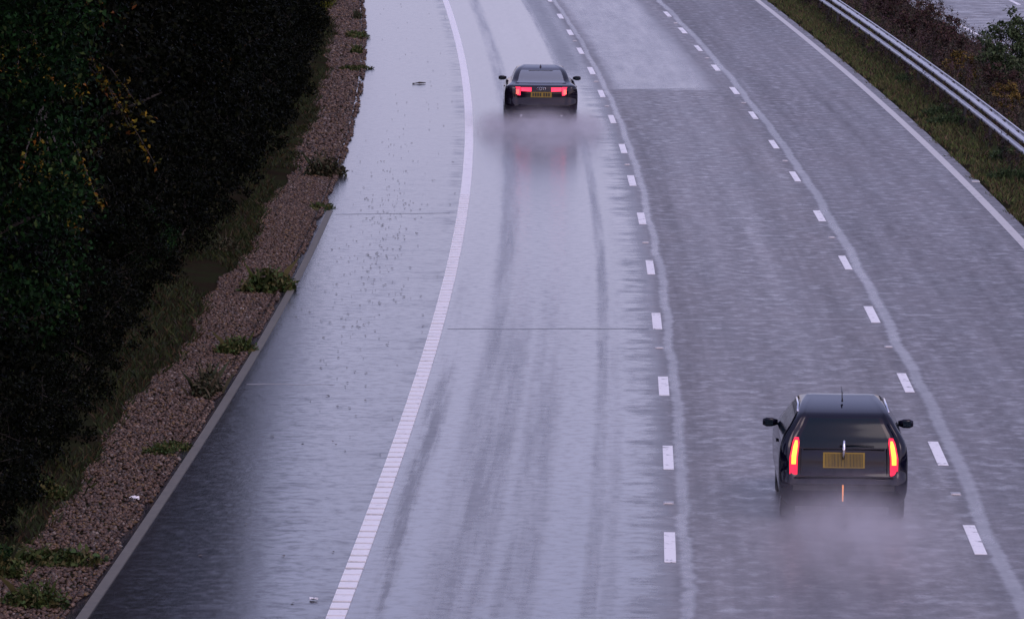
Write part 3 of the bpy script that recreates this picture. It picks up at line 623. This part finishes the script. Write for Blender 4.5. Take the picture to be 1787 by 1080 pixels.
def build_car(spec, root):
    rows, tags = car_shell(spec['levels'], spec['W'], spec['YR'], spec['YF'], spec['RC'], spec['bulge'], spec['xf'], spec['yf'])
    n = len(rows[0]); groups = {}
    for i in range(len(rows)-1):
        for j in range(n):
            k = (j+1) % n; zm = (rows[i][j][2]+rows[i+1][j][2])/2
            mids = [(rows[a][b_]) for a in (i, i+1) for b_ in (j, k)]; cx = sum(p[0] for p in mids)/4; cy = sum(p[1] for p in mids)/4
            g_ = spec['pick'](tags[j], tags[k], cx, cy, zm)
            groups.setdefault(g_, []).append((i, j, k))
    def piece(name, fl, mat, off=0.0, parent=root):
        idx = {}; V = []; F = []
        def vid(i, j):
            if (i, j) not in idx:
                idx[(i, j)] = len(V); V.append(rows[i][j])
            return idx[(i, j)]
        for (i, j, k) in fl: F.append((vid(i, j), vid(i, k), vid(i+1, k), vid(i+1, j)))
        me = mesh(name, V, F, smooth=True)
        o = obj(name, me, mat, parent)
        return o
    fl = groups.pop('body'); body = piece('body', fl, spec['paint'])
    me = body.data; top = [body.data.vertices[0].co]  # close roof and floor
    mb = MB(); mb.add(rows[-1], [tuple(range(n))]); mb.add(rows[0], [tuple(reversed(range(n)))])
    cl = mb.build('underside', M['trim'], root); cl.data.materials.append(spec['paint']); cl.data.polygons[0].material_index = 1
    for g_, fl in groups.items():
        nm, mat = g_.split(':')[0], M[g_.split(':')[1]]; piece(nm, fl, mat)
    return rows
def wheel(root, x, y, r0, w):
    o = empty('wheel', (x, y, r0)); o.parent = root
    sgn = 1 if x > 0 else -1
    MB().lathe([(-w/2, r0*.62), (-w/2, r0*.95), (-w/2+.02, r0), (w/2-.02, r0), (w/2, r0*.95), (w/2, r0*.62)], 28).build('tyre', M['rubber'], o, True)
    mb = MB().lathe([(sgn*w*.3, .02), (sgn*w*.42, r0*.15), (sgn*w*.3, r0*.3)], 16)
    mb.lathe([(sgn*w*.36, r0*.55), (sgn*w*.44, r0*.62), (-sgn*w*.3, r0*.62)], 28)
    for k in range(5):
        a = 2*math.pi*k/5; c_, s2 = math.cos(a), math.sin(a)
        mb.tube([(sgn*w*.34, c_*r0*.15, s2*r0*.15), (sgn*w*.36, c_*r0*.6, s2*r0*.6)], [.03, .035], 6)
    mb.build('rim', M['rim'], o, True)
def mirror(root, x, y, z, mat, w=.2):
    mb = MB(); sg = 1 if x > 0 else -1
    V = []
    for (t, k) in ((0, .55), (.35, .95), (.75, 1.0), (1.0, .6)):
        for (a, b_) in ((-.04, -.055), (.05, -.05), (.06, .05), (-.05, .055)): V.append((sg*t*w, a*k*1.2, b_*k))
    F = [(i*4+k, i*4+(k+1) % 4, i*4+4+(k+1) % 4, i*4+4+k) for i in range(3) for k in range(4)]+[(3, 2, 1, 0), (12, 13, 14, 15)]
    mb.add(V, F); o = mb.build('mirror', mat, root, True); o.location = (x, y, z)
    MB().box(min(0, -sg*.1), max(0, -sg*.1), -.02, .03, -.07, -.04).build('stalk', M['trim'], o)
    MB().box(*(sorted((sg*.06, sg*.16))), -.062, -.058, -.035, .035).build('mirror_glass', M['glass'], o)
def plate(root, y, z, w, h, tilt, bars, dot=None):
    o = MB().box(-w/2, w/2, -.006, .006, -h/2, h/2).build('number_plate', M['plate'], root); o.location = (0, y, z); o.rotation_euler = (tilt, 0, 0)
    mb = MB()
    for (x, bw, z0, z1) in bars: mb.box(x-bw/2, x+bw/2, -.009, -.0065, z0*h, z1*h)
    mb.build('plate_characters', M['ink'], o); return o
def front_lamps(root, w, y, z):
    for sg in (-1, 1):
        o = MB().box(-.14, .14, -.05, .05, -.06, .06).build('headlight', M['glass'], root); o.location = (sg*(w-.24), y, z)

# --- small black hatchback in the middle lane
S1, D1 = 2.75, 2.12
c1 = empty('hatchback_car', R(S1, D1, 0), float(heading(S1)), label='small black hatchback with tall vertical tail lights in the middle lane', category='car')
lv = [.20, .24, .30, .38, .46, .54, .60, .66, .74, .82, .88, .92, .96, 1.0, 1.03, 1.08, 1.13, 1.18, 1.22, 1.26, 1.29, 1.32, 1.345, 1.365, 1.385, 1.40, 1.412, 1.42]
W1_ = [(.2, .70), (.30, .765), (.5, .79), (.70, .792), (.85, .782), (.95, .765), (1.05, .72), (1.15, .655), (1.25, .60), (1.30, .565), (1.345, .535), (1.385, .495), (1.42, .42)]
YR1 = [(.2, .10), (.30, .02), (.42, 0), (.56, .0), (.60, .05), (.85, .085), (.95, .12), (1.05, .19), (1.25, .31), (1.30, .37), (1.345, .60), (1.385, .95), (1.42, 1.45)]
YF1 = [(.2, 3.45), (.32, 3.6), (.55, 3.62), (.70, 3.55), (.80, 3.35), (.88, 2.95), (.94, 2.6), (1.05, 2.42), (1.25, 2.14), (1.32, 2.02), (1.385, 1.82), (1.42, 1.6)]
RC1 = [(.2, .2), (.6, .2), (.9, .13), (1.1, .10), (1.3, .10), (1.42, .10)]
xf1 = [0, .15, .3, .45, .6, .72, .80, .86, .92, 1.0]; yf1 = [0, .1, .18, .26, .34, .42, .50, .52, .60, .68, .76, .84, .92, 1.0]
def pick1(ta, tb, cx, cy, z):
    f = abs((ta[1]+tb[1])/2)
    if ta[0] == tb[0] == 'rear' and .92 < z < 1.25 and f < .86: return 'rear_window:glass'
    if ta[0] == tb[0] == 'front' and .95 < z < 1.28 and f < .9: return 'windscreen:glass'
    if ta[0] == tb[0] == 'side' and .96 < z < 1.27 and .1 < f < .5: return 'rear_side_window:glass:%d' % (cx > 0)
    if ta[0] == tb[0] == 'side' and .96 < z < 1.27 and .52 < f < .92: return 'front_side_window:glass:%d' % (cx > 0)
    return 'body'
build_car(dict(levels=lv, W=W1_, YR=YR1, YF=YF1, RC=RC1, bulge=.05, xf=xf1, yf=yf1, pick=pick1, paint=M['black_paint']), c1)
for sg in (-1, 1):
    o = empty('tail_light', (sg*.615, .12, .80)); o.parent = c1
    hs = MB(); V = []
    for (z, w, yy) in ((-.24, .035, -.05), (-.2, .048, -.06), (.0, .05, -.05), (.18, .042, -.005), (.235, .025, .05)):
        x_ = -sg*max(0, z)*.16
        V += [(x_-w, yy, z), (x_+w, yy+.01, z), (x_+w, yy+.14, z), (x_-w, yy+.12, z)]
    F = [(i*4+k, i*4+(k+1) % 4, i*4+4+(k+1) % 4, i*4+4+k) for i in range(4) for k in range(4)]+[(3, 2, 1, 0), (16, 17, 18, 19)]
    hs.add(V, F).build('lamp_housing', M['lamp_red'], o)
    co = MB(); V = []
    for (z, w, yy) in ((-.08, .027, -.068), (.02, .029, -.06), (.14, .027, -.025), (.205, .014, .0)):
        x_ = -sg*max(0, z)*.16
        V += [(x_-w, yy, z), (x_+w, yy, z), (x_+w, yy+.05, z), (x_-w, yy+.05, z)]
    F = [(i*4+k, i*4+(k+1) % 4, i*4+4+(k+1) % 4, i*4+4+k) for i in range(3) for k in range(4)]+[(3, 2, 1, 0), (12, 13, 14, 15)]
    co.add(V, F).build('lit_core', M['lamp_core'], o)
    wheel(c1, sg*.67, .58, .29, .18); wheel(c1, sg*.67, 2.92, .29, .18)
    mirror(c1, sg*.76, 2.2, .98, M['black_paint'], .19)
    MB().tube([(sg*.56, .55, 1.315), (sg*.545, 1.0, 1.36), (sg*.545, 1.5, 1.37), (sg*.56, 1.9, 1.33)], [.012, .014, .014, .012], 6).build('roof_rail', M['chrome'], c1, True)
    MB().box(sg*.79-.012, sg*.79+.012, 1.3, 1.46, .84, .865).build('door_handle', M['black_paint'], c1)
rb = random.Random(2)
plate(c1, .062, .775, .51, .19, -.12, [(-.225+k*.018, rb.choice((.006, .008, .010)), -.44, .42) for k in range(26)])
o = MB().tube([(0, -.015, -.11), (.006, -.02, 0), (.01, .0, .12)], [.014, .022, .013], 8).build('badge', M['chrome'], c1, True); o.location = (-.01, .055, .90)
for (x0, x1, z0, z1, y_) in ((-.6, .6, .574, .582, .0), (-.535, -.527, .60, .93, .075), (.527, .535, .60, .93, .075), (-.5, .5, .905, .913, .095)):
    o = MB().box(x0, x1, -.012, .03, z0, z1).build('tailgate_seam', M['rubber'], c1); o.location = (0, y_+.03*0, 0)
o = MB().box(-.62, .62, -.02, .03, -.03, .03).build('bumper_trim', M['trim'], c1); o.location = (0, .0, .44)
o = MB().box(-.008, .008, -.012, .01, -.10, .10).build('light_streak', M['reflector'], c1); o.location = (-.01, -.012, .38)  # glowing strip shaped like the smeared trail of an orange point reflection
o = MB().tube([(0, 0, 0), (0, .1, .1), (0, .42, .14)], [.012, .008, .004], 6).build('aerial', M['trim'], c1, True); o.location = (0, .9, 1.40)
o = MB().tube([(0, 0, 0), (.2, -.01, .02), (.42, -.005, .0)], [.012, .008, .005], 6).build('wiper', M['trim'], c1, True); o.location = (-.05, .11, .945)
front_lamps(c1, .79, 3.52, .66)

# --- dark saloon in the first lane
S2, D2 = 69.8, -1.85
c2 = empty('saloon_car', R(S2, D2, 0), float(heading(S2)), label='dark grey saloon car with broad red tail lights in the left lane', category='car')
lv = [.20, .25, .32, .42, .52, .60, .68, .74, .80, .87, .93, .98, 1.01, 1.03, 1.05, 1.07, 1.11, 1.16, 1.21, 1.26, 1.30, 1.335, 1.36, 1.385, 1.405, 1.42, 1.43]
W2_ = [(.2, .80), (.32, .87), (.55, .905), (.72, .91), (.90, .895), (1.0, .86), (1.04, .79), (1.07, .74), (1.2, .68), (1.335, .61), (1.385, .56), (1.43, .42)]
YR2 = [(.2, .12), (.32, .03), (.48, 0), (.60, .0), (.64, .05), (.9, .06), (1.0, .09), (1.03, .2), (1.05, .42), (1.07, .60), (1.2, 1.0), (1.335, 1.42), (1.385, 1.7), (1.43, 2.2)]
YF2 = [(.2, 4.45), (.35, 4.66), (.55, 4.7), (.70, 4.6), (.80, 4.3), (.90, 3.75), (.97, 3.4), (1.05, 3.2), (1.2, 2.9), (1.335, 2.62), (1.385, 2.45), (1.43, 2.3)]
RC2 = [(.2, .3), (.6, .3), (.95, .24), (1.05, .09), (1.3, .08), (1.43, .10)]
def pick2(ta, tb, cx, cy, z):
    f = abs((ta[1]+tb[1])/2)
    if ta[0] == tb[0] == 'rear' and 1.07 < z < 1.335 and f < .92: return 'rear_window:rear_glass'
    if ta[0] == tb[0] == 'front' and 1.0 < z < 1.34 and f < .9: return 'windscreen:glass'
    if ta[0] == tb[0] == 'side' and 1.05 < z < 1.335 and .1 < f < .5: return 'rear_side_window:glass:%d' % (cx > 0)
    if ta[0] == tb[0] == 'side' and 1.05 < z < 1.335 and .52 < f < .92: return 'front_side_window:glass:%d' % (cx > 0)
    return 'body'
build_car(dict(levels=lv, W=W2_, YR=YR2, YF=YF2, RC=RC2, bulge=.06, xf=xf1, yf=yf1, pick=pick2, paint=M['navy_paint']), c2)
for sg in (-1, 1):
    o = empty('tail_light', (sg*.5, .08, .88)); o.parent = c2
    def blk(name, x0, x1, z0, z1, y0, y1, mat):
        V = [(sg*x0, y0, z0), (sg*x1, y1, z0+.01), (sg*x1, y1+.01, z1), (sg*x0, y0, z1)]; V += [(x, y+.08, z) for (x, y, z) in V]
        MB().add(V, [(0, 1, 2, 3), (4, 7, 6, 5), (0, 4, 5, 1), (1, 5, 6, 2), (2, 6, 7, 3), (3, 7, 4, 0)]).build(name, M[mat], o)
    blk('outer_lamp', .015, .215, -.10, .105, -.035, .055, 'lamp_pink'); blk('outer_lamp_bulb', .05, .17, -.075, .045, -.040, .028, 'lamp_hot')
    blk('inner_lamp', -.255, .0, -.005, .095, -.055, -.045, 'lamp_pink')
    wheel(c2, sg*.79, 1.0, .32, .22); wheel(c2, sg*.79, 3.75, .32, .22); mirror(c2, sg*.84, 3.02, 1.05, M['navy_paint'], .2)
    MB().box(sg*.905-.012, sg*.905+.012, 1.75, 1.95, .9, .925).build('door_handle', M['navy_paint'], c2)
    o = MB().lathe([(-.02, .02), (-.02, .036), (.1, .036), (.1, .001)], 12).build('exhaust', M['chrome'], c2, True); o.rotation_euler = (0, 0, math.pi/2); o.location = (sg*.5, .03, .27)
plate(c2, .035, .80, .52, .13, -.05, [(x, .04, -.34, .34) for x in (-.2, -.14, -.08, -.02, .07, .13, .19)])
mb = MB()
for k in range(4):
    mb.tube([(-.082+k*.05+.036*math.cos(a/8*2*math.pi), 0, .036*math.sin(a/8*2*math.pi)) for a in range(9)], [.006]*9, 5)
o = mb.build('badge', M['chrome'], c2, True); o.location = (.006, .045, .945)
o = MB().box(-.7, .7, -.015, .03, -.05, .05).build('bumper_trim', M['trim'], c2); o.location = (0, .01, .36)
o = MB().add([(-.03, .0, 0), (.03, .0, 0), (.012, .14, .0), (-.012, .14, 0), (0, .02, .075), (0, .05, .075)], [(0, 1, 4), (1, 2, 5, 4), (3, 0, 4, 5), (2, 3, 5), (3, 2, 1, 0)]).build('aerial_fin', M['navy_paint'], c2); o.location = (.0, 1.75, 1.385)
o = MB().box(-.3, .3, 0, .02, -.012, .012).build('brake_light', M['trim'], c2); o.location = (0, 1.36, 1.318)
front_lamps(c2, .905, 4.5, .68)

# ------------------------------------------------------------------ spray thrown up by the tyres
def spray(name, s, d, size, dens, label, seed, group):
    loc = R(s, d, 0.02); lx, ly, lz = size
    mb = MB(); V = []; F = []; n, m_ = 20, 8
    for i in range(m_+1):
        a = math.pi/2*i/m_
        for k in range(n):
            b_ = 2*math.pi*k/n; V.append((lx*math.cos(a)*math.cos(b_)*1.0+0.0, ly*math.cos(a)*math.sin(b_), lz*math.sin(a)*1.0+.001*i))
    for i in range(m_):
        for k in range(n): F.append((i*n+k, i*n+(k+1) % n, (i+1)*n+(k+1) % n, (i+1)*n+k))
    F.append(tuple(reversed(range(n))))
    mb.add(V, F)
    m, b, g = newmat(name); g.n.remove(b); out = g.n['Material Output']
    pv = g.n.new('ShaderNodeVolumePrincipled'); pv.inputs['Color'].default_value = (.93, .92, .95, 1); pv.inputs['Anisotropy'].default_value = .2
    tc = g.n.new('ShaderNodeTexCoord').outputs['Object']; sp = g.n.new('ShaderNodeSeparateXYZ'); g.l.new(tc, sp.inputs[0])
    q = g.vec(g.mul(sp.outputs[0], 1/lx), g.mul(sp.outputs[1], 1/ly), g.mul(sp.outputs[2], 1/lz))
    ln = g.n.new('ShaderNodeVectorMath'); ln.operation = 'LENGTH'; g.l.new(q, ln.inputs[0])
    nz = g.noise(g.vec(g.add(sp.outputs[0], seed*3.1), g.mul(sp.outputs[1], .4), sp.outputs[2]), 2.6, 5, .7)
    fall = g.step(g.add(ln.outputs['Value'], g.mul(g.sub(nz, .5), .9)), .95, .15)
    g.put(pv.inputs['Density'], g.mul(g.mul(fall, g.step(nz, .32, .68)), dens)); g.l.new(pv.outputs[0], out.inputs['Volume'])
    o = mb.build(name, m, None, kind='stuff', label=label, category='spray', group=group)
    o.location = loc; o.rotation_euler = (0, 0, float(heading(s)))
    return o
spray('road_spray', .4, 2.15, (1.8, 5.2, 1.05), .5, 'pale spray cloud hanging behind the small black hatchback', 1, 'tyre spray')
spray('road_spray', 66.0, -1.85, (2.0, 11.0, .80), .5, 'pale spray cloud hanging behind the dark saloon', 2, 'tyre spray')
spray('road_spray', 1.7, 2.12, (1.1, 1.8, .68), 1.2, 'dense low mist right at the rear bumper of the small black hatchback', 3, 'tyre spray')
spray('road_spray', 68.6, -1.85, (1.45, 3.4, .70), .95, 'dense low mist right at the rear bumper of the dark saloon', 4, 'tyre spray')
spray('road_spray', 68.8, -3.0, (.75, 4.0, .6), .9, 'wisp of mist beside the left rear wheel of the dark saloon', 5, 'tyre spray')
spray('road_spray', 68.8, -.75, (.75, 4.0, .6), .9, 'wisp of mist beside the right rear wheel of the dark saloon', 6, 'tyre spray')
